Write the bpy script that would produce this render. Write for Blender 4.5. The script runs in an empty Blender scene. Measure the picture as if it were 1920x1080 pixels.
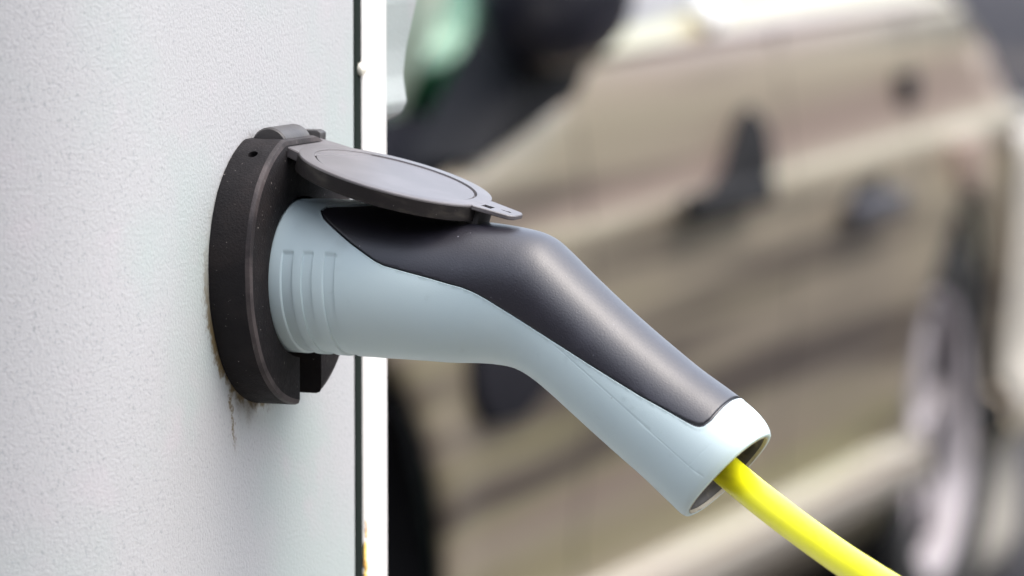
import bpy, bmesh, math
import numpy as np
from mathutils import Vector, Matrix
R_ = math.radians
scene = bpy.context.scene
C = scene.collection

# ------------------------------------------------------------------ camera, sky, sun, exposure
PITCH = 5.557
cam = bpy.data.cameras.new("camera")
cam_ob = bpy.data.objects.new("camera", cam)
C.objects.link(cam_ob)
cam_ob.location = (0, 0, 1.23)
cam_ob.rotation_euler = (R_(90 - PITCH), 0, 0)
cam.sensor_width = 36
cam.lens = 180
cam.clip_start = 0.1
cam.clip_end = 2000
cam.dof.use_dof = True
cam.dof.focus_distance = 1.885
cam.dof.aperture_fstop = 10.2
scene.camera = cam_ob

SUN_EL, SUN_AZ = 60.0, 105.0      # degrees; azimuth clockwise from +Y
world = bpy.data.worlds.new("World")
scene.world = world
world.use_nodes = True
wn = world.node_tree
sky = wn.nodes.new("ShaderNodeTexSky")
sky.sky_type = 'NISHITA'
sky.sun_disc = False
sky.sun_elevation = R_(SUN_EL)
sky.sun_rotation = R_(SUN_AZ)
sky.air_density = 1.0
sky.dust_density = 3.5
sky.ozone_density = 1.0
hs = wn.nodes.new("ShaderNodeHueSaturation")      # overcast: the same sky, greyer
hs.inputs["Saturation"].default_value = .55
wn.links.new(sky.outputs[0], hs.inputs["Color"])
wn.links.new(hs.outputs[0], wn.nodes["Background"].inputs[0])
wn.nodes["Background"].inputs[1].default_value = 0.15
sl = bpy.data.lights.new("sun", 'SUN')
sl.energy = .5
sl.angle = R_(100)
sl.color = (1.0, 0.975, 0.97)
sun = bpy.data.objects.new("sun", sl)
C.objects.link(sun)
sd = Vector((math.sin(R_(SUN_AZ)) * math.cos(R_(SUN_EL)), math.cos(R_(SUN_AZ)) * math.cos(R_(SUN_EL)), math.sin(R_(SUN_EL))))
sun.rotation_euler = sd.to_track_quat('Z', 'Y').to_euler()
sun.location = sd * 8
vs = scene.view_settings
vs.view_transform = 'Standard'
vs.look = 'None'
vs.gamma = 1
vs.use_curve_mapping = False
vs.exposure = 2.0
scene.cycles.use_denoising = True
scene.cycles.max_bounces = 10

# ------------------------------------------------------------------ helpers
def new_obj(name, verts, faces, mat=None, parent=None, smooth=True, sharp=None):
    me = bpy.data.meshes.new(name)
    me.from_pydata([tuple(map(float, v)) for v in verts], [], [tuple(int(i) for i in f) for f in faces])
    me.validate()
    me.update()
    if mat: me.materials.append(mat)
    o = bpy.data.objects.new(name, me)
    C.objects.link(o)
    if parent: o.parent = parent
    if smooth:
        me.polygons.foreach_set("use_smooth", [True] * len(me.polygons))
        if sharp: me.set_sharp_from_angle(angle=R_(sharp))
    return o

def bm_obj(name, bm, mat=None, parent=None, smooth=True, sharp=35):
    bmesh.ops.recalc_face_normals(bm, faces=bm.faces)
    me = bpy.data.meshes.new(name)
    bm.to_mesh(me); bm.free()
    if mat: me.materials.append(mat)
    o = bpy.data.objects.new(name, me)
    C.objects.link(o)
    if parent: o.parent = parent
    if smooth:
        me.polygons.foreach_set("use_smooth", [True] * len(me.polygons))
        me.set_sharp_from_angle(angle=R_(sharp))
    return o

def empty(name, loc, rz=0, label=None, cat=None, group=None):
    o = bpy.data.objects.new(name, None)
    C.objects.link(o)
    o.location = loc
    o.rotation_euler = (0, 0, rz)
    o.empty_display_size = .1
    if label: o["label"] = label
    if cat: o["category"] = cat
    if group: o["group"] = group
    return o

def box_bm(x0, x1, y0, y1, z0, z1, bev=0, seg=2, bm=None):
    b = bmesh.new()
    bmesh.ops.create_cube(b, size=1)
    bmesh.ops.scale(b, verts=b.verts, vec=(x1 - x0, y1 - y0, z1 - z0))
    bmesh.ops.translate(b, verts=b.verts, vec=((x0 + x1) / 2, (y0 + y1) / 2, (z0 + z1) / 2))
    if bev: bmesh.ops.bevel(b, geom=list(b.edges), offset=bev, segments=seg, affect='EDGES', profile=.5)
    if bm is None: return b
    me = bpy.data.meshes.new("tmp"); b.to_mesh(me); b.free(); bm.from_mesh(me); bpy.data.meshes.remove(me)
    return bm

def prism_bm(pts, axis, a0, a1, bev=0, seg=2):
    """closed 2-D outline pushed along an axis; axis 0: pts=(y,z), 1: (x,z), 2: (x,y)"""
    b = bmesh.new()
    def mk(p, a):
        return {0: (a, p[0], p[1]), 1: (p[0], a, p[1]), 2: (p[0], p[1], a)}[axis]
    vs_ = [b.verts.new(mk(p, a0)) for p in pts]
    f = b.faces.new(vs_)
    r = bmesh.ops.extrude_face_region(b, geom=[f])
    nv = [g for g in r['geom'] if isinstance(g, bmesh.types.BMVert)]
    bmesh.ops.translate(b, verts=nv, vec=Vector(mk((0, 0), a1)) - Vector(mk((0, 0), a0)))
    if bev: bmesh.ops.bevel(b, geom=list(b.edges), offset=bev, segments=seg, affect='EDGES', profile=.5)
    bmesh.ops.recalc_face_normals(b, faces=b.faces)
    return b

def lathe(prof, n=64, M=Matrix.Identity(4), closed=True):
    """prof (r,z) spun about local z"""
    V = []; F = []
    m = len(prof)
    for j in range(n):
        a = 2 * math.pi * j / n
        for r, z in prof:
            V.append(M @ Vector((r * math.cos(a), r * math.sin(a), z)))
    for j in range(n):
        k = (j + 1) % n
        for i in range(m - 1):
            F.append((j * m + i, k * m + i, k * m + i + 1, j * m + i + 1))
    b = bmesh.new()
    vv = [b.verts.new(v) for v in V]
    for f in F: b.faces.new([vv[i] for i in f])
    bmesh.ops.remove_doubles(b, verts=b.verts, dist=1e-6)
    bmesh.ops.dissolve_degenerate(b, edges=b.edges, dist=1e-6)
    return b

def tube(name, pts, r, mat, parent=None, n=20, cap=True):
    P = [Vector(p) for p in pts]
    V = []; F = []
    up = Vector((0, 0.3, 1)).normalized()
    for i, p in enumerate(P):
        t = (P[min(i + 1, len(P) - 1)] - P[max(i - 1, 0)]).normalized()
        a = t.cross(up).normalized(); c = a.cross(t).normalized()
        rr = r[i] if isinstance(r, (list, tuple)) else r
        for k in range(n):
            w = 2 * math.pi * k / n
            V.append(p + a * rr * math.cos(w) + c * rr * math.sin(w))
    for i in range(len(P) - 1):
        for k in range(n):
            k2 = (k + 1) % n
            F.append((i * n + k, i * n + k2, (i + 1) * n + k2, (i + 1) * n + k))
    if cap:
        F.append(tuple(range(n))[::-1]); F.append(tuple((len(P) - 1) * n + k for k in range(n)))
    return new_obj(name, V, F, mat, parent, True, 50)

def catmull(P, per=12):
    P = [Vector(p) for p in P]; out = []
    for i in range(len(P) - 1):
        p0 = P[max(i - 1, 0)]; p1 = P[i]; p2 = P[i + 1]; p3 = P[min(i + 2, len(P) - 1)]
        for k in range(per):
            f = k / per
            out.append(.5 * ((2 * p1) + (p2 - p0) * f + (2 * p0 - 5 * p1 + 4 * p2 - p3) * f * f + (3 * p1 - p0 - 3 * p2 + p3) * f ** 3))
    out.append(P[-1]); return out

def cut(o, cutters):
    """real holes: boolean difference, applied"""
    for c in cutters:
        m = o.modifiers.new("cut", 'BOOLEAN'); m.operation = 'DIFFERENCE'; m.solver = 'EXACT'; m.object = c
    dg = bpy.context.evaluated_depsgraph_get()
    me = bpy.data.meshes.new_from_object(o.evaluated_get(dg))
    o.modifiers.clear()
    old = o.data; o.data = me; me.name = old.name
    me.polygons.foreach_set("use_smooth", [True] * len(me.polygons))
    me.set_sharp_from_angle(angle=R_(35))
    for c in cutters: bpy.data.objects.remove(c)

def isocut(V, T, S, c):
    """cut triangles T exactly along S == c; V (n,k) attribute rows, S (n,)"""
    V = list(V); S = list(S); out = []; cache = {}
    def mid(i, j):
        k = (min(i, j), max(i, j))
        if k not in cache:
            i, j = k
            f = (c - S[i]) / (S[j] - S[i])
            V.append(V[i] + (V[j] - V[i]) * f); S.append(c); cache[k] = len(V) - 1
        return cache[k]
    for t in T:
        s = [S[i] - c for i in t]
        s = [0 if abs(x) < 1e-5 else x for x in s]
        if (s[0] >= 0 and s[1] >= 0 and s[2] >= 0) or (s[0] <= 0 and s[1] <= 0 and s[2] <= 0):
            out.append(t); continue
        # rotate so that vertex 0 is alone on its side (or on the line)
        z = [k for k in range(3) if s[k] == 0]
        if z:
            k = z[0]; a, b, d = t[k], t[(k + 1) % 3], t[(k + 2) % 3]
            m = mid(b, d); out.append((a, b, m)); out.append((a, m, d)); continue
        k = [k for k in range(3) if (s[k] > 0) != (s[(k + 1) % 3] > 0) and (s[k] > 0) != (s[(k + 2) % 3] > 0)][0]
        a, b, d = t[k], t[(k + 1) % 3], t[(k + 2) % 3]
        m1 = mid(a, b); m2 = mid(a, d)
        out += [(a, m1, m2), (m1, b, d), (m1, d, m2)]
    return np.array(V), out, np.array(S)

def polydist(P, poly):
    """signed distance (negative inside) of points (n,2) to a closed outline"""
    poly = np.asarray(poly, float); n = len(poly)
    D = np.full(len(P), 1e9); ins = np.zeros(len(P), bool)
    for i in range(n):
        a = poly[i]; b = poly[(i + 1) % n]; e = b - a
        k = np.clip(((P - a) @ e) / (e @ e), 0, 1)
        D = np.minimum(D, np.hypot(*(P - a - k[:, None] * e).T))
        cnd = ((a[1] > P[:, 1]) != (b[1] > P[:, 1]))
        xx = a[0] + (P[:, 1] - a[1]) / (b[1] - a[1] if b[1] != a[1] else 1e-9) * e[0]
        ins ^= cnd & (P[:, 0] < xx)
    return np.where(ins, -D, D)

# ------------------------------------------------------------------ materials
def mat(name, base, rough=.5, metal=0, spec=.5, coat=0, coat_r=.1, bump=None, var=None, rvar=None, speck=None, dust=None):
    """bump (scale, strength, detail); var (scale, colour2, lo, hi, stretch); rvar (scale, r2); speck (scale, colour, amount)"""
    m = bpy.data.materials.new(name); m.use_nodes = True
    N = m.node_tree.nodes; L = m.node_tree.links; P = N["Principled BSDF"]
    P.inputs["Base Color"].default_value = (*base, 1)
    P.inputs["Roughness"].default_value = rough
    P.inputs["Metallic"].default_value = metal
    P.inputs["Specular IOR Level"].default_value = spec
    P.inputs["Coat Weight"].default_value = coat
    P.inputs["Coat Roughness"].default_value = coat_r
    tc = N.new("ShaderNodeTexCoord")
    col = None
    def noise(scale, detail=3, stretch=None, rough_=.55):
        n = N.new("ShaderNodeTexNoise"); n.inputs["Scale"].default_value = scale; n.inputs["Detail"].default_value = detail
        n.inputs["Roughness"].default_value = rough_
        if stretch:
            mp = N.new("ShaderNodeMapping"); mp.inputs["Scale"].default_value = stretch
            L.new(tc.outputs["Object"], mp.inputs[0]); L.new(mp.outputs[0], n.inputs["Vector"])
        else: L.new(tc.outputs["Object"], n.inputs["Vector"])
        return n.outputs["Fac"]
    def ramp(src, lo, hi):
        r = N.new("ShaderNodeMapRange"); r.inputs[1].default_value = lo; r.inputs[2].default_value = hi; r.interpolation_type = 'SMOOTHSTEP'
        L.new(src, r.inputs[0]); return r.outputs[0]
    def mix(fac, a, b):
        x = N.new("ShaderNodeMix"); x.data_type = 'RGBA'
        L.new(fac, x.inputs[0])
        for s, i in ((a, 6), (b, 7)):
            if isinstance(s, tuple): x.inputs[i].default_value = (*s, 1)
            else: L.new(s, x.inputs[i])
        return x.outputs[2]
    cur = base
    for v in (var if isinstance(var, list) else [var] if var else []):
        cur = mix(ramp(noise(v[0], 4, v[4] if len(v) > 4 else None), v[2], v[3]), cur, v[1])
    if speck:
        cur = mix(ramp(noise(speck[0], 2, None, .5), speck[2], speck[2] + .04), cur, speck[1])
    if not isinstance(cur, tuple): L.new(cur, P.inputs["Base Color"])
    if rvar:
        r = N.new("ShaderNodeMapRange"); r.inputs[1].default_value = .3; r.inputs[2].default_value = .7
        r.inputs[3].default_value = rough; r.inputs[4].default_value = rvar[1]
        L.new(noise(rvar[0], 5), r.inputs[0]); L.new(r.outputs[0], P.inputs["Roughness"])
    if bump:
        b = N.new("ShaderNodeBump"); b.inputs["Strength"].default_value = bump[1]; b.inputs["Distance"].default_value = bump[3] if len(bump) > 3 else .0005
        L.new(noise(bump[0], bump[2]), b.inputs["Height"]); L.new(b.outputs[0], P.inputs["Normal"])
    return m, N, L, P, tc, noise, ramp, mix, cur

def M_(*a, **k): return mat(*a, **k)[0]
# ------------------------------------------------------------------ charging post
mm = 0.001
OX, OY, OZ = -0.094, 1.91175, 1.05204          # centre of the socket on the post's side
ROT = -math.asin(.38)                          # local x = out of the side panel, y = along it (away), z = up
post = empty("charging_post", (OX, OY, 0), ROT, "pale grey textured steel charging post with a round black socket, standing left of the car", "charging post")

def panel_material():
    m, N, L, P, tc, noise, ramp, mix, cur = mat("powder_coated_steel", (.355, .356, .362), .45, spec=.4, var=[(620, (.275, .285, .288), .54, .72), (9, (.325, .36, .352), .45, .66), (30, (.375, .358, .372), .55, .8)])
    sep = N.new("ShaderNodeSeparateXYZ"); L.new(tc.outputs["Object"], sep.inputs[0])
    def op(o, a, b=None, c=None):
        n = N.new("ShaderNodeMath"); n.operation = o
        for i, s in enumerate((a, b, c)):
            if s is None: continue
            if isinstance(s, (int, float)): n.inputs[i].default_value = s
            else: L.new(s, n.inputs[i])
        return n.outputs[0]
    y, z = sep.outputs[1], sep.outputs[2]
    yy = op('SUBTRACT', y, .002); zz = op('ADD', z, .001)
    r = op('SQRT', op('ADD', op('MULTIPLY', yy, yy), op('MULTIPLY', zz, zz)))
    n1 = noise(260, 4); n2 = noise(900, 3); n3 = noise(60, 3)
    rr = op('ADD', r, op('MULTIPLY', op('SUBTRACT', n1, .5), .013))
    ring = op('SUBTRACT', 1.0, ramp(rr, .049, .0535))
    # heavier at the lower left
    low = ramp(op('ADD', op('MULTIPLY', y, -.55), op('MULTIPLY', z, -.83)), .012, .05)
    g = op('MULTIPLY', ring, op('ADD', op('MULTIPLY', low, .95), .20))
    # drips below the socket
    for y0, w0, zb, zt, k in ((-.0262, .0010, -.070, -.047, 1.0), (-.0125, .0012, -.063, -.052, .35), (-.020, .0022, -.058, -.049, .45)):
        yc = op('ADD', y, op('MULTIPLY', op('ADD', z, .052), .18))
        wob = op('MULTIPLY', op('SUBTRACT', n1, .5), .009)
        dd = op('ABSOLUTE', op('ADD', op('SUBTRACT', yc, y0), wob))
        line = op('SUBTRACT', 1.0, ramp(dd, w0 * .4, w0 * 1.8))
        ext = op('MULTIPLY', ramp(z, zb, zb + .012), op('SUBTRACT', 1.0, ramp(z, zt, zt + .004)))
        g = op('MAXIMUM', g, op('MULTIPLY', op('MULTIPLY', line, ext), op('MULTIPLY', ramp(n2, .3, .55), k)))
    g = op('MINIMUM', g, 1.0)
    c2 = mix(g, cur, (.13, .098, .05))
    spk = ramp(noise(420, 2, None, .4), .74, .78)
    c3 = mix(op('MULTIPLY', spk, .25), c2, (.32, .30, .27))
    L.new(c3, P.inputs["Base Color"])
    # orange-peel texture of the powder coat
    b = N.new("ShaderNodeBump"); b.inputs["Strength"].default_value = .6; b.inputs["Distance"].default_value = .0004
    L.new(noise(780, 2, None, .45), b.inputs["Height"]); L.new(b.outputs[0], P.inputs["Normal"])
    return m
m_panel = panel_material()
m_strip = M_("white_gloss_steel", (.66, .64, .62), .35, var=[(20, (.60, .58, .55), .45, .8), (150, (.50, .46, .40), .66, .8, (1, 1, .3))], bump=(500, .1, 2))
m_dark = M_("dark_gap_rubber", (.008, .012, .010), .8, spec=.08, bump=(300, .2, 3))
m_black = M_("black_moulded_rubber", (.0095, .0085, .0095), .58, spec=.16, var=[(70, (.018, .0150, .0155), .45, .85), (18, (.018, .013, .012), .5, .85)],
             bump=(1100, .6, 5, .0004), rvar=(200, .75), speck=(900, (.22, .20, .19), .725))
m_lidface = M_("faded_sheen_plastic", (.085, .078, .080), .42, spec=.6, var=[(40, (.115, .106, .11), .4, .75), (160, (.06, .056, .056), .6, .9, (.25, 1, 1))], bump=(1300, .12, 4, .0002), rvar=(120, .42))  # faded plastic, lightened further to stand in for the sky's reflection
m_lidtop = M_("weathered_black_plastic", (.014, .012, .012), .6, spec=.16, var=[(60, (.045, .040, .034), .45, .75, (1, 1, 3)), (160, (.012, .011, .011), .6, .85, (.25, 1, 1))],
              bump=(1300, .25, 4, .0002), rvar=(120, .5), speck=(700, (.20, .18, .17), .74))
m_steel = M_("screw_steel", (.75, .72, .62), .3, metal=.3)
m_rust = M_("rusty_paint", (.45, .20, .04), .8, var=(400, (.70, .50, .12), .4, .6), bump=(900, .5, 3))
m_hinge = M_("hinge_plastic", (.035, .033, .034), .5, var=(60, (.07, .065, .06), .4, .8), bump=(900, .3, 3, .0003))

post_z = OZ
def put(o, M=None):
    o.location = (0, 0, post_z); return o

# side panel: flat side with the socket, rounded corner, front face
def panel_outline(off=0.0):
    pts = []
    r = .100; ys = -.074
    pts.append((-.030, .0867 - off)); pts.append((-.0022, .0867 - off))
    for k in range(1, 6):
        a = R_(90 - 18 * k); rr = .0022
        pts.append((-.0022 + rr * math.cos(a) - off * (1 - 0), .0867 - .0022 + rr * math.sin(a) - off * 0))
    pts.append((-off, .06)); pts.append((-off, 0)); pts.append((-off, -.05))
    for k in range(0, 33):
        a = R_(0 - 90 * k / 32)
        pts.append((-r + (r - off) * math.cos(a), ys + (r - off) * math.sin(a)))
    pts.append((-.20, ys - r + off)); pts.append((-.36, ys - r + off))
    return pts
o1 = panel_outline(0); o2 = panel_outline(.002)
zs = [-post_z + .02] + [-.9 + .1 * k for k in range(0, 13)] + [.345]
V = []; F = []
for z in zs:
    for p in o1: V.append((p[0], p[1], z))
    for p in o2[::-1]: V.append((p[0], p[1], z))
m_ = len(o1) * 2
for i in range(len(zs) - 1):
    for k in range(m_):
        k2 = (k + 1) % m_
        F.append((i * m_ + k, i * m_ + k2, (i + 1) * m_ + k2, (i + 1) * m_ + k))
F.append(tuple(range(m_))); F.append(tuple((len(zs) - 1) * m_ + k for k in range(m_))[::-1])
b = bmesh.new()
vv = [b.verts.new(v) for v in V]
for f in F: b.faces.new([vv[i] for i in f])
put(bm_obj("side_panel", b, m_panel, post, True, 50))
# dark inner body seen in the gap, white rear frame, cap
put(bm_obj("inner_body", box_bm(-.35, -.012, -.070, .0915, -post_z + .03, .335, .002), m_dark, post))
put(bm_obj("door_seal", box_bm(-.30, -.0003, .0868, .0936, -post_z + .03, .340, .0005), m_dark, post))
fr = [(-.36, .0933), (-.0012, .0933)]
for k in range(0, 9):
    a = R_(180 - 180 * k / 8)
    fr.append((-.0012 + .0030 * math.sin(a) , .10555 + .01225 * math.cos(a)))
fr += [(-.0012, .1178), (-.36, .1178)]
seen = []; [seen.append(p) for p in fr if all(math.hypot(p[0] - q[0], p[1] - q[1]) > 1e-5 for q in seen)]
put(bm_obj("rear_frame", prism_bm(seen, 2, -post_z + .02, .345), m_strip, post, True, 30))
b = bmesh.new()
rng = np.random.RandomState(4)
for k in range(60):            # rust blisters at the foot of the frame's left edge
    z = -.109 - .032 * rng.rand() - (.01 if k % 3 else 0); y = .0938 + .0022 * rng.rand()
    s = .0006 + .0010 * rng.rand()
    bmesh.ops.create_icosphere(b, subdivisions=1, radius=s, matrix=Matrix.Translation((.0002, y, z)) @ Matrix.Diagonal((.35, .8, 1.9, 1)))
o = put(bm_obj("rust_patch", b, m_rust, post)); o["kind"] = "stuff"
b = lathe([(0, .0016), (.0014, .0014), (.0023, .0008), (.0026, 0), (.0026, -.012), (0, -.012)], 24, Matrix.Translation((.0004, .0922, .0695)) @ Matrix.Rotation(R_(90), 4, 'Y'))
put(bm_obj("screw", b, m_steel, post))
mo = [(.0025, .345), (.0032, .20), (.0020, .125), (-.0008, .0942), (-.0034, .0835), (-.0055, .0749), (-.0067, .0642), (-.0060, .0589), (-.0051, .0535), (-.0075, .0488), (-.014, .0455), (-.06, .043), (-.36, .043), (-.36, .345)]
put(bm_obj("rear_moulding", prism_bm(mo, 1, .1185, .150, .0012), m_panel, post))
put(bm_obj("top_cap", box_bm(-.368, .006, -.182, .156, .346, .362, .005), m_strip, post))
put(bm_obj("base_plate", box_bm(-.40, .04, -.21, .19, -post_z, -post_z + .019, .003), m_dark, post))

# socket surround
def rr_(a):       # radius (mm) against angle (degrees) about (2,-1)
    return np.interp(a % 360, [0, 45, 75, 105, 122, 140, 160, 180, 205, 225, 245, 270, 313, 360],
                     [48.5, 50, 51.5, 52.5, 52.2, 51.2, 49.2, 47.6, 47.8, 49.4, 50.2, 50.4, 48.6, 48.5])
outer = []
for a in np.arange(-73.2, 264.3, 2.2):
    r = rr_(a); y = 2 + r * math.cos(R_(a)); z = -1 + r * math.sin(R_(a))
    outer.append((y, min(z, 48.9)))
outer = [(16.5, outer[0][1] - .3)] + [p for p in outer if not (p[1] < -40 and -2.8 < p[0] < 16.5)]
outer.append((-2.8, outer[-1][1] - .1))
hole = []
a0 = math.degrees(math.acos(-2.8 / 30.2)); a1 = math.degrees(math.acos(16.5 / 30.2))
for a in np.linspace(360 - a0, 0 - a1, 110):      # from the notch's left side round to its right side
    hole.append((30.2 * math.cos(R_(a)), -3 + 30.2 * math.sin(R_(a))))
loop = outer + hole
b = bmesh.new()
nO = len(outer)
v0 = [b.verts.new((0.0002, y * mm, z * mm)) for y, z in loop]
v1 = [b.verts.new((.017, y * mm, z * mm)) for y, z in loop]
n = len(loop)
for i in range(n):
    j = (i + 1) % n
    b.faces.new((v0[i], v0[j], v1[j], v1[i]))
f1 = b.faces.new(v1); f0 = b.faces.new(v0[::-1])
bmesh.ops.recalc_face_normals(b, faces=b.faces)
b.edges.ensure_lookup_table()
front_outer = [e for e in b.edges if all(abs(v.co.x - .017) < 1e-6 for v in e.verts) and all(v in v1[:nO] for v in e.verts)]
bmesh.ops.bevel(b, geom=front_outer, offset=.0021, segments=2, affect='EDGES', profile=.55)
bmesh.ops.triangulate(b, faces=[f for f in b.faces if len(f.verts) > 8])
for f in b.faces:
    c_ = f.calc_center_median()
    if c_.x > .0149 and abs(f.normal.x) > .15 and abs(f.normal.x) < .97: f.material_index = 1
surround = put(bm_obj("socket_surround", b, m_black, post, True, 28))
surround.data.materials.append(M_("worn_highlight_edge", (.055, .045, .045), .55, spec=.3, var=[(45, (.016, .013, .014), .40, .60), (300, (.10, .09, .085), .6, .8)], bump=(1200, .4, 3, .0003)))  # edge wear, its paler colour also painting in the rim's highlight
# retaining-screw hole drilled into the rim
ang = math.atan2(43.0, -25.5)
c = bm_obj("c", lathe([(0, -.012), (.0019, -.012), (.0019, .01), (0, .01)], 20, Matrix.Translation((.0082, -.0237, .0430)) @ Matrix.Rotation(ang - math.pi / 2, 4, 'X')), None, post)
put(c)
cut(surround, [c])
# dark socket face behind the plug
b = lathe([(0, .0012), (.0300, .0012), (.0300, .009), (.0292, .009), (.0292, .0022), (0, .0022)], 48, Matrix.Translation((0, 0, -.003)) @ Matrix.Rotation(R_(90), 4, 'Y'))
put(bm_obj("socket_well", b, m_dark, post))

# hinge and lid
b = lathe([(0, -.0095), (.0068, -.0095), (.0075, -.0088), (.0075, .0125), (.0068, .013), (0, .013)], 40, Matrix.Translation((.0078, 0, .0456)) @ Matrix.Rotation(R_(-90), 4, 'X'))
put(bm_obj("hinge_barrel", b, m_hinge, post, True, 40))
b = prism_bm([(.0135, .041), (.0140, .0493), (.0125, .0502), (.0010, .0502), (.0005, .041)], 1, .0232, .0290, .0007)
put(bm_obj("hinge_block", b, m_hinge, post, True, 40))
BETA = R_(15.3)
LM = Matrix.Translation((.0547, .001, .0362)) @ Matrix(((math.cos(BETA), 0, math.sin(BETA), 0), (0, 1, 0, 0), (-math.sin(BETA), 0, math.cos(BETA), 0), (0, 0, 0, 1)))
lid = bm_obj("socket_lid", lathe([(0, -.0012), (.0362, -.0012), (.0367, -.0010), (.0370, -.0011), (.0370, -.0064), (.0364, -.0067), (.0335, -.0067), (.0330, -.0062), (.0330, -.0030), (0, -.0030)], 120), m_lidtop, post, True, 30)
lid.matrix_local = Matrix.Translation((0, 0, post_z)) @ LM
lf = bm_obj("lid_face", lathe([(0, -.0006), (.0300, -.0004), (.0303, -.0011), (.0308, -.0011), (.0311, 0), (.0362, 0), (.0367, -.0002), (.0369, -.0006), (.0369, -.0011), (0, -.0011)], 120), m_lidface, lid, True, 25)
def rounded(pts, r=.0015, k=4):
    out = []
    n = len(pts)
    for i in range(n):
        p = Vector(pts[i]); a = Vector(pts[i - 1]); c_ = Vector(pts[(i + 1) % n])
        p1 = p + (a - p).normalized() * r; p2 = p + (c_ - p).normalized() * r
        for j in range(k + 1):
            f = j / k
            out.append(tuple((1 - f) ** 2 * p1 + 2 * f * (1 - f) * p + f * f * p2))
    return out
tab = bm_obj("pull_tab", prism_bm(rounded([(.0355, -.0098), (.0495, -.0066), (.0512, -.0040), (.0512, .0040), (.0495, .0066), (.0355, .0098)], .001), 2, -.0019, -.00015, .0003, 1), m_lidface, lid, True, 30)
cs = []
c = bm_obj("c", box_bm(.0376, .0416, -.0052, -.0006, -.0010, .002), None, lid); cs.append(c)
c = bm_obj("c", prism_bm([(.0440, -.0007), (.0482, -.0011), (.0482, -.0001), (.0468, .0008), (.0462, .0001), (.0440, .0001)], 2, -.0014, .002), None, lid); cs.append(c)
bpy.context.view_layer.update()
cut(tab, cs)
bm_obj("tab_recess", box_bm(.0378, .0414, -.0050, -.0008, -.0011, -.00095), m_dark, lid)
bm_obj("latch_hook", box_bm(.0338, .0385, -.0062, .0062, -.0098, -.0020, .0006), m_hinge, lid)
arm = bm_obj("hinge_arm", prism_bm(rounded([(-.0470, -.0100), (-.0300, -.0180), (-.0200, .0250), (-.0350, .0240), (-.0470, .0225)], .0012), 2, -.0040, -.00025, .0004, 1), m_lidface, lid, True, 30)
bm_obj("hinge_knuckle", lathe([(0, -.0098), (.0032, -.0098), (.0036, -.0094), (.0036, .0120), (0, .0124)], 28, Matrix.Translation((-.0462, 0, -.0034)) @ Matrix.Rotation(R_(-90), 4, 'X')), m_hinge, lid)

# ------------------------------------------------------------------ charging plug
# top and bottom outline of the plug in its plane of symmetry (mm along the socket axis, mm up)
PAIRS=[((-6,25),(-6,-31)),((8,25.7),(8,-31.3)),((22,26.2),(22,-31.6)),((34,26.3),(34,-31.8)),((46,25.7),(46,-32)),((57,24.4),(56.5,-32.2)),
 ((70,22.2),(68,-32.4)),((84,20.0),(79,-32.7)),((97,18.8),(90,-32.4)),((106,17.6),(97.5,-32.6)),((112.5,16.2),(103.5,-33.4)),
 ((117.5,13.9),(107.5,-34.8)),((122.5,9.9),(111,-36.6)),((131,2.3),(115,-39.2)),((141,-6.3),(120.5,-43.4)),((152,-15.2),(128,-49.5)),((163,-23.6),(137,-56.8)),
 ((174,-31.6),(146.6,-64.4)),((184,-38),(155.6,-71.4)),((192,-43.3),(163,-77.7)),((196.8,-47.4),(167.2,-81.3)),((199.6,-51.0),(170,-83.8)),((200.6,-53.4),(171.7,-84.8))]
HALF=[28.2,28.5,28.6,28.6,28.3,27.6,26.3,24.8,23.6,22.9,22.4,22,21.8,21.6,21.5,21.5,21.6,21.8,22.1,22.4,22.3,21.6,20.6]
def spline(P,v):
    P=np.asarray(P,float);n=len(P)
    i=np.clip(np.floor(v).astype(int),0,n-2);f=(v-i)[:,None]
    p0=P[np.clip(i-1,0,n-1)];p1=P[i];p2=P[i+1];p3=P[np.clip(i+2,0,n-1)]
    return .5*((2*p1)+(-p0+p2)*f+(2*p0-5*p1+4*p2-p3)*f*f+(-p0+3*p1-3*p2+p3)*f**3)
def plug_rings(v,ang):
    A=np.array([[a[0],a[1],b[0],b[1],h] for (a,b),h in zip(PAIRS,HALF)])
    S=spline(A,v)
    T=S[:,0:2];B=S[:,2:4];c=(T+B)/2;h=(T-B)/2;b=S[:,4]
    e=np.interp(v,[0,5,9,22],[2,2.05,2.25,2.15])[:,None]
    ca=np.cos(ang)[None];sa=np.sin(ang)[None]
    x=np.sign(ca)*np.abs(ca)**(2/e);y=np.sign(sa)*np.abs(sa)**(2/e)
    P=np.empty((len(v),len(ang),3))
    P[:,:,0]=c[:,0:1]+h[:,0:1]*x;P[:,:,2]=c[:,1:2]+h[:,1:2]*x
    P[:,:,1]=-b[:,None]*y      # angle 0 = top, pi/2 = side facing the camera (-t)
    return P

m_shell = M_("pale_blue_grey_plastic", (.455, .55, .565), .42, spec=.5, var=[(32, (.33, .38, .38), .62, .80), (14, (.42, .52, .545), .4, .8), (120, (.38, .46, .475), .62, .85)], bump=(1800, .12, 3, .0002), rvar=(90, .5), speck=(260, (.20, .22, .20), .775))
m_grip = M_("black_soft_grip", (.011, .010, .015), .40, spec=.5, coat=.3, coat_r=.42, var=(90, (.017, .016, .023), .5, .8), bump=(1500, .30, 3, .0003), rvar=(220, .38), speck=(850, (.28, .28, .32), .758))
m_cav = M_("grip_cavity", (.035, .03, .025), .6, var=(200, (.12, .10, .07), .5, .8))
m_yel = M_("yellow_cable_jacket", (.90, .86, .008), .38, coat=.4, coat_r=.25, spec=.5, var=(60, (.80, .75, .03), .55, .8), bump=(700, .15, 3, .0003))
plug = empty("charging_plug", (OX, OY, OZ), ROT, "pale blue grey plug with black grip and yellow cable, pushed into the socket", "charging plug")

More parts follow.
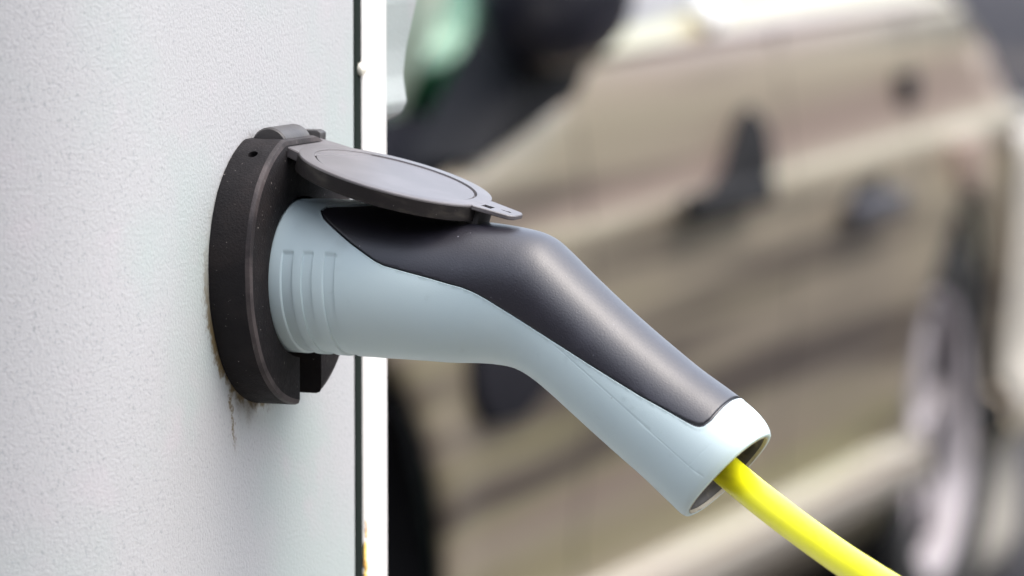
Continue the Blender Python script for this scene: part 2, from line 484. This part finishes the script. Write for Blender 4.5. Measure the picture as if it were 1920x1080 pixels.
gv = [1.93, 2.28, 2.60, 2.96, 3.33, 3.70]
vv_ = list(np.arange(0, 22.0001, .1))
for x in gv: vv_ += [x - .012, x + .012]
for x in gv[::2]: vv_ += [x + .05]
v_st = np.unique(np.round(vv_, 4))
v_st = np.array([x for i, x in enumerate(v_st) if i == 0 or x - v_st[i - 1] > .008])
ga = 67.5
an = list(np.arange(0, 360, 2.4)) + [ga - 1.3, ga, ga + 1.3, 360 - ga - 1.3, 360 - ga, 360 - ga + 1.3]
an = np.unique(np.round(an, 3)); an = np.array([x for i, x in enumerate(an) if i == 0 or x - an[i - 1] > .3])
G = plug_rings(v_st, np.radians(an))
nv, na = G.shape[:2]
du = np.gradient(G, axis=0); dv = np.roll(G, -1, 1) - np.roll(G, 1, 1)
Nn = np.cross(du, dv); Nn /= np.linalg.norm(Nn, axis=2)[..., None] + 1e-12
cen = G.mean(axis=1, keepdims=True)
if ((G - cen) * Nn).sum() < 0: Nn = -Nn
depth = np.zeros((nv, na))
for g0, g1 in zip(gv[::2], gv[1::2]):
    mv = np.interp(v_st, [g0 - .013, g0 + .011, g1 - .011, g1 + .013], [0, 1, .85, 0])
    ma = np.interp(an, [ga - 1.3, ga + 1.3, 360 - ga - 1.3, 360 - ga + 1.3], [0, 1, 1, 0])
    depth += mv[:, None] * ma[None]
G = G - Nn * depth[..., None] * .75
Vv = np.concatenate([G, Nn], axis=2).reshape(-1, 6)
T = []
for i in range(nv - 1):
    for j in range(na):
        k = (j + 1) % na
        a, b_, c_, d_ = i * na + j, i * na + k, (i + 1) * na + k, (i + 1) * na + j
        T += [(a, b_, c_), (a, c_, d_)]
def gdist(Q):
    return polydist(Q, POLY) * np.interp(Q[:, 0], [170, 181], [2.1, 1.0])
POLY = [(30.9, 23.1), (33.8, 20.5), (39.8, 17.0), (48.1, 12.0), (55.1, 8.0), (58.3, 6.2), (61.5, 4.9), (69.9, 2.9), (78.1, 1.0), (86.4, -1.1), (91, -2.1), (94.5, -3.3), (97.6, -4.6), (100.6, -6.1),
        (106.6, -9.5), (118.9, -16.5), (139.6, -28.1), (160.0, -39.2), (178.2, -48.0), (180.7, -49.0), (182.2, -49.3), (183.7, -49.0), (185.7, -47.2), (187.5, -43.9), (188.9, -41.1),
        (198, -29), (130, 40), (60, 40), (55, 30), (50, 25.3), (42, 24.8), (35, 24.6), (32, 24.2)]
for c in (-1.1, -.8, -.55, -.42, 0, .42, .55, .8, 1.6):
    S = gdist(Vv[:, [0, 2]])
    Vv, T, S = isocut(Vv, T, S, c)
D = gdist(Vv[:, [0, 2]])
off = np.interp(D, [-1.1, -.8, -.55, -.42, 0, .42, .55, .8, 1.6], [.20, .14, -.1, -.7, -.8, -.6, .12, .18, 0])
# mould seams on the flank
for (ax, az), (bx, bz), s0, s1 in (((125.1, -20.8), (179.2, -63.6), 0, 1), ((179.2, -63.6), (187.2, -55.5), 0, 1), ((179.2, -63.6), (184.6, -67.3), 0, 1)):
    e = np.array([bx - ax, bz - az]); ln = np.hypot(*e); e = e / ln
    for c in (-.13, 0, .13):
        S = (Vv[:, 0] - ax) * -e[1] + (Vv[:, 2] - az) * e[0]
        al = (Vv[:, 0] - ax) * e[0] + (Vv[:, 2] - az) * e[1]
        near = [t_ for t_ in T if abs(S[t_[0]] - c) < 3 and -2 < al[t_[0]] < ln + 2]
        far = [t_ for t_ in T if not (abs(S[t_[0]] - c) < 3 and -2 < al[t_[0]] < ln + 2)]
        n_old = len(Vv)
        Vv2, T2, S2 = isocut(np.concatenate([Vv, off[:, None]], 1), near, S, c)
        off = Vv2[:, 6]; Vv = Vv2[:, :6]; T = far + T2
    S = np.abs((Vv[:, 0] - ax) * -e[1] + (Vv[:, 2] - az) * e[0]); al = (Vv[:, 0] - ax) * e[0] + (Vv[:, 2] - az) * e[1]
    off = off - np.interp(S, [0, .13], [.055, 0]) * np.interp(al, [-.3, 0, ln, ln + .2], [0, 1, 1, 0])
X = (Vv[:, :3] + Vv[:, 3:] * off[:, None]) * mm
D = gdist(Vv[:, [0, 2]])
Tn = np.array(T)
isg = D[Tn].mean(axis=1) < .42
def sub(tris):
    idx, inv = np.unique(tris, return_inverse=True)
    return X[idx], inv.reshape(-1, 3)
gx, gt = sub(Tn[isg]); sx, st = sub(Tn[~isg])
# the shell's rolled end rim
last = G[-1]; cc = last.mean(axis=0); axd = np.array([.736, 0, -.677])
rings = [(1.0, 0), (.990, .32), (.970, .52), (.945, .58), (.918, .42), (.900, .0), (.896, -1.0)]
RX = []
for s_, o_ in rings: RX.append((cc + (last - cc) * s_ + axd * o_) * mm)
RX = np.array(RX)
base = len(sx); st = [tuple(t_) for t_ in st]
for i in range(len(rings) - 1):
    for j in range(na):
        k = (j + 1) % na
        a, b_, c_, d_ = base + i * na + j, base + i * na + k, base + (i + 1) * na + k, base + (i + 1) * na + j
        st += [(a, b_, c_), (a, c_, d_)]
sx = np.concatenate([sx, RX.reshape(-1, 3)])
def tri_obj(name, V, T, m_, parent, sharp):
    b = bmesh.new()
    q = [b.verts.new(v) for v in V]
    for t_ in T:
        try: b.faces.new([q[int(i)] for i in t_])
        except ValueError: pass
    bmesh.ops.remove_doubles(b, verts=b.verts, dist=2e-6)
    bmesh.ops.dissolve_degenerate(b, edges=b.edges, dist=1e-6)
    return bm_obj(name, b, m_, parent, True, sharp)
tri_obj("grip", gx, gt, m_grip, plug, 60)
tri_obj("shell", sx, st, m_shell, plug, 60)
CV = []; CF = []
for s_, o_ in [(.897, -.7), (.872, -.6), (.855, -1.0), (.84, -3), (.82, -12), (.45, -13), (.40, -7), (.30, -6.5)]:
    for j in range(0, na, 3): CV.append((cc + (last[j] - cc) * s_ + axd * o_) * mm)
nj = len(range(0, na, 3))
for i in range(7):
    for j in range(nj):
        k = (j + 1) % nj
        CF.append((i * nj + j, i * nj + k, (i + 1) * nj + k, (i + 1) * nj + j))
ER = []; EF = []
for s_, o_ in [(.912, .52), (.900, .62), (.884, .40), (.878, -.6)]:
    for j in range(na): ER.append((cc + (last[j] - cc) * s_ + axd * o_) * mm)
for i in range(3):
    for j in range(na):
        k = (j + 1) % na
        EF.append((i * na + j, i * na + k, (i + 1) * na + k, (i + 1) * na + j))
new_obj("end_ring", ER, EF, M_("worn_end_ring", (.38, .34, .27), .6, var=(200, (.12, .10, .07), .5, .75)), plug, True, 60)
new_obj("cable_gland", CV, CF, m_cav, plug, True, 40)
cab = catmull([(cc[0] - 11, 0.3, cc[2] + 9), (cc[0] - 5, 0.2, cc[2] + 5), (185.9, 0, -67.8), (201.3, -8, -75.9), (220.1, -20, -84.0), (243.0, -38, -91.6), (259.5, -52, -96.0), (281.6, -72, -101.6),
               (322, -102, -118), (370, -135, -165), (410, -165, -260), (430, -180, -420), (430, -175, -640), (410, -150, -860), (405, -90, -1000), (450, 20, -1043), (620, 240, -1045), (800, 700, -1045), (820, 1300, -1045)], 10)
tube("charging_cable", [p * mm for p in cab], .0059, m_yel, plug, 28)
# ------------------------------------------------------------------ ground
def ground_mat():
    m, N, L, P, tc, noise, ramp, mix, cur = mat("asphalt", (.018, .017, .020), .9, spec=.06, var=[(.6, (.040, .038, .042), .4, .7), (60, (.085, .080, .078), .5, .8), (.25, (.075, .062, .050), .55, .7)], bump=(120, .6, 4, .004))
    return m
b = bmesh.new(); bmesh.ops.create_grid(b, x_segments=12, y_segments=12, size=600)
g = bm_obj("asphalt_ground", b, ground_mat(), None, False); g["kind"] = "structure"

# ------------------------------------------------------------------ parked car
car = empty("parked_car", (-.05958, 5.17556, 0), math.atan2(.94832, .31730), "champagne coloured car with dark door handles, parked behind the charging plug", "car")
def paint():
    m, N, L, P, tc, noise, ramp, mix, cur = mat("champagne_paint", (.49, .415, .31), .32, metal=.75, coat=.15, coat_r=.12,
        var=[(1.5, (.42, .38, .21), .46, .60, (.16, 1, 6)), (1.2, (.42, .31, .26), .50, .62, (.14, 1, 9)), (1.9, (.15, .12, .095), .47, .62, (.2, 1, 9))])  # long streaks paint reflections of the surroundings into the body colour
    return m
m_paint = paint()
m_blk = M_("car_black_trim", (.010, .010, .011), .75, spec=.12, var=(8, (.018, .018, .02), .5, .8))
m_matt = M_("matt_black_cowl", (.012, .012, .015), .95, spec=.05)
m_glossblk = M_("gloss_black_mirror", (.008, .008, .012), .3, coat=.2)
m_tyre = M_("tyre_rubber", (.007, .007, .007), .9, bump=(60, .3, 3))
m_alloy = M_("alloy_wheel", (.34, .31, .32), .5, metal=.2, var=(6, (.19, .17, .17), .45, .7))
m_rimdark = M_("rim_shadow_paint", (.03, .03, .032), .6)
m_cloth = M_("beige_seat_cloth", (.45, .40, .34), .9, bump=(200, .4, 3))
m_inner = M_("cabin_plastic", (.02, .02, .022), .7)
m_bright = M_("bright_sill_trim", (.30, .27, .23), .35, metal=.6)
m_gl = bpy.data.materials.new("tinted_window_glass"); m_gl.use_nodes = True
N = m_gl.node_tree.nodes; L = m_gl.node_tree.links; N.remove(N["Principled BSDF"])
tr = N.new("ShaderNodeBsdfTransparent"); tr.inputs[0].default_value = (.34, .62, .48, 1)
gs = N.new("ShaderNodeBsdfGlossy"); gs.inputs[0].default_value = (.62, .88, .76, 1); gs.inputs[1].default_value = .03  # green gloss tint puts reflected greenery into the glass colour
fz = N.new("ShaderNodeFresnel"); fz.inputs[0].default_value = 1.65
mx = N.new("ShaderNodeMixShader"); L.new(fz.outputs[0], mx.inputs[0]); L.new(tr.outputs[0], mx.inputs[1]); L.new(gs.outputs[0], mx.inputs[2]); L.new(mx.outputs[0], N["Material Output"].inputs[0])

AR = .335; ARF = .435
FW, RW = -.42, 2.22          # wheel centres along the car
XF, XR = -1.25, 3.15
W = 1.78                     # body width
def yprof(H):                # how far the flank is set in at height H
    return np.interp(H, [.20, .27, .285, .33, .345, .40, .55, .68, .745, .76, .90, .925, .935, 1.0, 1.05],
                        [.06, .02, -.018, -.004, .020, .022, .006, .0, .004, .010, .026, .034, .024, .085, .14])
def topline(t):
    return np.interp(t, [XF, -.9, -.3, 0, .45, .55, .95, 1.9, 2.12, 2.3, 2.45, 2.56, 2.62, XR - .1, XR],
                        [.66, .76, .77, .795, .875, .94, 1.0, 1.015, .96, .92, .85, .76, .745, .70, .62])
def ends(t):                 # nose and tail turn in
    return np.interp(t, [XF, XF + .12, XF + .35, -.4, 0, 2.3, 2.55, 2.8, XR - .1, XR], [.42, .18, .06, .01, 0, 0, .0, .005, .05, .22])
ts = np.unique(np.concatenate([np.linspace(XF, XR, 100), [.55, .95]]))
hs = np.array([.20, .24, .27, .2775, .285, .30, .33, .3375, .345, .37, .40, .45, .5, .55, .6, .64, .68, .71, .745, .7525, .76, .8, .85, .90, .915, .925, .93, .935, .945, .97, 1.0, 1.02])
Vc = []
for t in ts:
    tl = topline(t)
    for k, H in enumerate(hs):
        Hh = min(H, tl) if H > .2 else H
        flare = 0
        for wc in (FW, RW):
            r = math.hypot(t - wc, H - .30); flare += .012 * math.exp(-((r - (ARF if wc < 0 else AR) - .02) / .06) ** 2) * (1 if H > .3 else 0)
        Vc.append((t, yprof(Hh) + ends(t) - flare + max(0, H - tl) * (.12 if t < .5 else .9), Hh + min(.02, max(0, H - tl) * .15)))
Vc = np.array(Vc); nh = len(hs)
Tc = []
for i in range(len(ts) - 1):
    for j in range(nh - 1):
        a = i * nh + j
        Tc += [(a, a + nh, a + nh + 1), (a, a + nh + 1, a + 1)]
def archdist(Vx): return np.minimum(np.hypot(Vx[:, 0] - FW, Vx[:, 2] - .29) - ARF, np.hypot((Vx[:, 0] - RW) * 1.35, Vx[:, 2] - .325) - AR)
VENT = [(.03, .69), (.045, .61), (.09, .575), (.20, .57), (.31, .60), (.37, .65), (.34, .69)]
for k in range(1):
    S = archdist(Vc); Vc, Tc, S = isocut(Vc, Tc, S, 0)
Tc = [t for t in Tc if S[list(t)].mean() > 0]
b = bmesh.new()
q = [b.verts.new(v) for v in Vc]
for t in Tc:
    try: b.faces.new([q[i] for i in t])
    except ValueError: pass
q2 = [b.verts.new((v[0], W - v[1], v[2])) for v in Vc]
for t in Tc:
    try: b.faces.new([q2[i] for i in t[::-1]])
    except ValueError: pass
bmesh.ops.remove_doubles(b, verts=b.verts, dist=1e-5)
bmesh.ops.delete(b, geom=[v for v in b.verts if not v.link_faces], context='VERTS')
me_o = bm_obj("body_side", b, m_paint, car, True, 40)
sm = me_o.modifiers.new("thick", 'SOLIDIFY'); sm.thickness = .006; sm.offset = 0

# wheel-arch liners, floor, vent mesh, bonnet, cowl, boot lid, nose and tail
def loft(name, rows, m_, sharp=35, thick=0):
    V = []; F = []
    n = len(rows[0])
    for r in rows: V += r
    for i in range(len(rows) - 1):
        for j in range(n - 1): F.append((i * n + j, (i + 1) * n + j, (i + 1) * n + j + 1, i * n + j + 1))
    o = new_obj(name, V, F, m_, car, True, sharp)
    if thick:
        s = o.modifiers.new("thick", 'SOLIDIFY'); s.thickness = thick; s.offset = -1
    return o
for wc, sc, ar_ in ((FW, 1.0, ARF), (RW, 1.35, AR)):
    for y0, y1 in ((.03, .42), (W - .42, W - .03)):
        rows = []
        for k in range(25):
            a = R_(180 * k / 24 * 1.16 - 14)
            rows.append([(wc + (ar_ + .012) / sc * math.cos(a), y_, .30 + (ar_ + .012) * math.sin(a)) for y_ in (y0, y1)])
        loft("arch_liner", rows, m_blk, 35, .01)
bm_obj("floor", box_bm(XF + .2, XR - .2, .07, W - .07, .21, .25, .01), m_blk, car)
bm_obj("fender_vent", prism_bm(VENT, 1, -.014, .03, .003), m_matt, car)
rows = []
for t in np.linspace(XF + .01, -.12, 14):
    z0 = float(topline(t)); y0 = float(yprof(z0) + ends(t)) + .004
    rows.append([(t + .02 * math.sin(math.pi * f), y0 + (W - 2 * y0) * f, z0 + .012 + .07 * math.sin(math.pi * f)) for f in np.linspace(0, 1, 13)])
loft("bonnet", rows, m_matt, 35, .012)
rows = []
for t in np.linspace(-.115, .62, 10):
    z0 = float(min(topline(t), .865)) - .005; y0 = float(yprof(z0)) + .016
    rows.append([(t, y0 + (W - 2 * y0) * f, z0 + .008 + .03 * math.sin(math.pi * f)) for f in np.linspace(0, 1, 11)])
loft("cowl_panel", rows, m_matt, 35, .02)
rows = []
for t in np.linspace(2.0, XR - .02, 16):
    z0 = float(topline(t)); y0 = float(yprof(z0) + ends(t)) + .004
    rows.append([(t, y0 + (W - 2 * y0) * f, z0 + .006 + .05 * math.sin(math.pi * f)) for f in np.linspace(0, 1, 13)])
loft("boot_lid", rows, m_paint, 35, .012)
for nm, xx, z1, s_ in (("front_bumper", XF, .66, -1), ("rear_bumper", XR, .62, 1)):
    rows = []
    for z in np.linspace(.21, z1, 7):
        y0 = float(yprof(z)) + .40
        rows.append([(xx - s_ * .002 + s_ * .06 * math.sin(math.pi * f) , y0 + (W - 2 * y0) * f, z) for f in np.linspace(0, 1, 11)])
    loft(nm, rows, m_paint, 35, .012)

# greenhouse
RZ = 1.46
def gh(t, H):               # flank of the greenhouse
    return .085 + (H - 1.0) * .42 + .02
bl = lambda t: float(min(topline(t), 1.012)) + .0
pill = {"front_pillar": [(.475, .93), (.535, .945), (1.22, RZ), (1.13, RZ)], "centre_pillar": [(1.30, 1.0), (1.38, 1.0), (1.36, RZ), (1.29, RZ)], "rear_pillar": [(2.02, .97), (2.40, .89), (2.05, RZ), (1.92, RZ)]}
for nm, pl in pill.items():
    for side in (0, 1):
        b = bmesh.new()
        A = []
        for dy in (0, .05):
            A.append([b.verts.new((t, (gh(t, H) + dy) if side == 0 else W - gh(t, H) - dy, H)) for t, H in pl])
        n_ = len(pl)
        b.faces.new(A[0]); b.faces.new(A[1][::-1])
        for i in range(n_): b.faces.new((A[0][i], A[0][(i + 1) % n_], A[1][(i + 1) % n_], A[1][i]))
        bm_obj(nm, b, m_paint if nm == "rear_pillar" else m_blk, car)
for side in (0, 1):
    for pl in ([(.50, .945), (.95, 1.005), (1.295, 1.01), (1.285, RZ), (1.19, RZ)], [(1.385, 1.01), (1.9, 1.012), (2.02, .985), (1.93, RZ), (1.365, RZ)]):
        b = bmesh.new()
        A = [[b.verts.new((t, (gh(t, H) + dy) if side == 0 else W - gh(t, H) - dy, H)) for t, H in pl] for dy in (.012, .016)]
        n_ = len(pl)
        b.faces.new(A[0]); b.faces.new(A[1][::-1])
        for i in range(n_): b.faces.new((A[0][i], A[0][(i + 1) % n_], A[1][(i + 1) % n_], A[1][i]))
        bm_obj("side_window", b, m_gl, car, False)
rows = [[(.40 + .70 * f, .13 + .17 * f + (W - .26 - .34 * f) * g_, .872 + (RZ - .882) * f + .0) for g_ in np.linspace(0, 1, 7)] for f in np.linspace(0, 1, 6)]
loft("windscreen", rows, m_gl, 60, .005)
rows = [[(2.36 - .42 * f, .15 + .15 * f + (W - .30 - .30 * f) * g_, .94 + (RZ - .945) * f) for g_ in np.linspace(0, 1, 7)] for f in np.linspace(0, 1, 6)]
loft("rear_window", rows, m_gl, 60, .005)
rows = [[(t, .27 + (W - .54) * g_, RZ + .015 + .05 * math.sin(math.pi * g_) * math.sin(math.pi * (t - 1.0) / 1.05)) for g_ in np.linspace(0, 1, 9)] for t in np.linspace(1.04, 2.02, 9)]
loft("roof", rows, m_paint, 60, .02)
def seat(x, y):
    b = box_bm(x, x + .16, y, y + .48, .62, 1.10, .05, 3)
    s = bm_obj("seat", b, m_inner, car, True, 60)
    bm_obj("headrest", box_bm(x + .04, x + .14, y + .12, y + .36, 1.12, 1.30, .04, 3), m_cloth, s, True, 60)
seat(1.25, .26); seat(1.25, 1.04)
bm_obj("dashboard", box_bm(.56, .82, .12, W - .12, .60, .86, .05, 3), m_inner, car, True, 60)
# mirror
mir = bm_obj("door_mirror", None or box_bm(.17, .42, -.085, .06, .93, 1.125, .085, 6), m_glossblk, car, True, 60)
bm_obj("mirror_foot", prism_bm([(.10, .845), (.42, .895), (.50, .95), (.50, 1.0), (.36, 1.0)], 1, .002, .09, .006), m_blk, car)
b = prism_bm([(.36, .925), (.62, .955), (.56, 1.02)], 1, .06, .085, .004)
bm_obj("mirror_base", b, m_blk, car)
# handles
def handle(t0, t1, z, cup, nm="door_handle", m_=m_blk):
    h = bm_obj(nm, box_bm(t0, t1, -.040, -.012, z - .016, z + .016, .008, 3), m_, car, True, 60)
    b = prism_bm(cup, 1, -.004, .012, .002)
    bm_obj("handle_shade_cup", b, m_blk, h)  # black cup shape also stands in for the handle's shadow and reflection
handle(.76, 1.08, .748, [(.88, .74), (1.00, .775), (1.075, .83), (1.11, .845), (1.17, .82), (1.20, .77), (1.17, .74)])
m_lens = M_("blue_grey_lens", (.035, .035, .042), .6, spec=.3)
handle(1.50, 1.74, .684, [(1.52, .675), (1.60, .715), (1.76, .722), (1.73, .672)], "door_handle", m_lens)
bm_obj("side_marker", prism_bm([(1.88, .80), (1.97, .80), (1.97, .845), (1.88, .845)], 1, .004, .022, .004), m_blk, car)
bm_obj("filler_flap", prism_bm(rounded([(2.12, .67), (2.25, .67), (2.25, .74), (2.12, .74)], .02), 1, -.028, .012, .002), M_("brown_flap", (.20, .15, .12), .5), car)
bm_obj("sill_trim", box_bm(.02, 1.93, -.030, -.002, .288, .322, .008, 2), m_bright, car)

# wheels
def wheel(x, y, flip):
    R = Matrix.Rotation(R_(90) if not flip else R_(-90), 4, 'X')
    w = empty("wheel", (x, y, .31)); w.parent = car
    bm_obj("tyre", lathe([(.205, -.08), (.225, -.10), (.285, -.105), (.305, -.09), (.310, -.06), (.310, .06), (.305, .09), (.285, .105), (.225, .10), (.205, .08), (.205, -.08)], 48, R), m_tyre, w, True, 40)
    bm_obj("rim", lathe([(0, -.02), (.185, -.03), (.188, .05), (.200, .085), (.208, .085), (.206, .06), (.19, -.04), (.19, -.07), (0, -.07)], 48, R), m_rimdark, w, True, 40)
    bm_obj("rim_lip", lathe([(.186, .05), (.192, .082), (.206, .092), (.210, .084), (.206, .05), (.186, .05)], 48, R), m_alloy, w, True, 40)
    bm_obj("wheel_hub", lathe([(0, .075), (.025, .075), (.04, .06), (.045, -.02), (0, -.02)], 24, R), m_alloy, w, True, 40)
    for k in range(6):
        b = prism_bm([(.03, -.018), (.19, -.026), (.19, .026), (.03, .018)], 2, .030, .062, .006)
        bmesh.ops.transform(b, matrix=R @ Matrix.Rotation(R_(60 * k + 10), 4, 'Z'), verts=b.verts)
        bm_obj("wheel_spoke", b, m_alloy, w, True, 40)
    return w
for x in (FW, RW):
    wheel(x, .125, False); wheel(x, W - .125, True)

# ------------------------------------------------------------------ greenery beyond the car
def hedge(name, x0, x1, y, depth, hgt, n, seed, label):
    r = np.random.RandomState(seed)
    V = []; F = []
    for k in range(n):
        p = np.array([x0 + (x1 - x0) * r.rand(), y + depth * r.rand(), hgt * r.rand() ** .8])
        p[2] *= 1 + .12 * math.sin(p[0] * 1.7 + seed)
        a = r.randn(3); a /= np.linalg.norm(a); c = np.cross(a, r.randn(3)); c /= np.linalg.norm(c)
        s = .05 + .06 * r.rand()
        i = len(V)
        V += [p - a * s, p + c * s * .5, p + a * s, p - c * s * .5]; F.append((i, i + 1, i + 2, i + 3))
    o = new_obj(name, V, F, M_("leaf_green_%d" % seed, (.035, .10, .05), .6, var=(1.3, (.09, .17, .09), .4, .65)), None, False)
    o["kind"] = "stuff"; o["label"] = label
    return o
hedge("hedge", -6, .95, 15.5, 1.2, .85, 18000, 3, "low green hedge in leaf beyond the parked car")

# dark wall added behind the camera, out of view, to darken reflections
wall = bm_obj("reflection_wall", box_bm(-9, 10, -3.6, -3.3, -.02, 4.2, .01), M_("dark_reflection_wall", (.03, .022, .02), .85, var=(3, (.045, .033, .028), .4, .7), bump=(30, .4, 4, .004)), None, False)
wall["label"] = "unseen dark wall added behind the camera to darken reflections"; wall["category"] = "wall"

t_ = hedge("reflected_shrubs", -.8, 8.5, 0, 1.5, 5.5, 36000, 5, "tall dark green shrubs, unseen, placed to the right to reflect in the car")  # unseen shrubs, placed where the car's side reflects them
t_.location = (6.0, 13.8, 0); t_.rotation_euler = (0, 0, R_(-58))
bm_obj("screen_reflection", prism_bm(rounded([(.36, .862), (.74, .862), (1.02, 1.40), (.50, 1.40)], .03), 1, .20, .215, .003), M_("sage_reflection", (.22, .27, .22), .6, var=[(5, (.07, .14, .09), .5, .62), (9, (.30, .30, .25), .55, .7)]), car, True, 40)  # added sage panel, painted as the green reflection in the windscreen

for tt in (.47, 1.31, 1.96):
    rows = [[(tt + dx, float(yprof(z)) - .0012, z) for dx in (-.003, .003)] for z in np.linspace(.36, float(topline(tt)) - .02, 24)]
    loft("door_gap", rows, m_matt, 60, .002)
bm_obj("glint_ball", lathe([(0, .024), (.012, .021), (.021, .012), (.024, 0), (.021, -.012), (.012, -.021), (0, -.024)], 20, Matrix.Translation((1.02, .03, .965))), M_("white_glint", (.85, .85, .85), .3), car, True, 60)  # white ball added on the shoulder in place of a sun glint

bm_obj("beige_disc", lathe([(0, .006), (.022, .006), (.026, 0), (.022, -.006), (0, -.006)], 24, Matrix.Translation((.60, .192, .905)) @ Matrix.Rotation(R_(90), 4, 'X')), M_("plain_beige", (.50, .43, .36), .8), car)  # small beige disc in front of the sage panel

rows = [[(t, float(yprof(z) + ends(t)) - .010 - (.014 if z > .3 else 0), z) for z in np.linspace(.05, .735, 16)] for t in np.linspace(2.485, XR - .01, 14)]
loft("bumper_corner", rows, M_("cream_bumper_cover", (.36, .335, .29), .5, coat=.3), 60, .006)

pv = bm_obj("bounce_paving", box_bm(-2.2, 2.4, -2.6, 3.9, -.02, .004, .001), M_("pale_bounce_paving", (.17, .16, .145), .85, var=[(3, (.14, .13, .12), .45, .7), (90, (.21, .20, .18), .5, .8)], bump=(150, .4, 4, .002)), None, False)  # unseen paving added round the post to bounce light upwards
pv["kind"] = "structure"
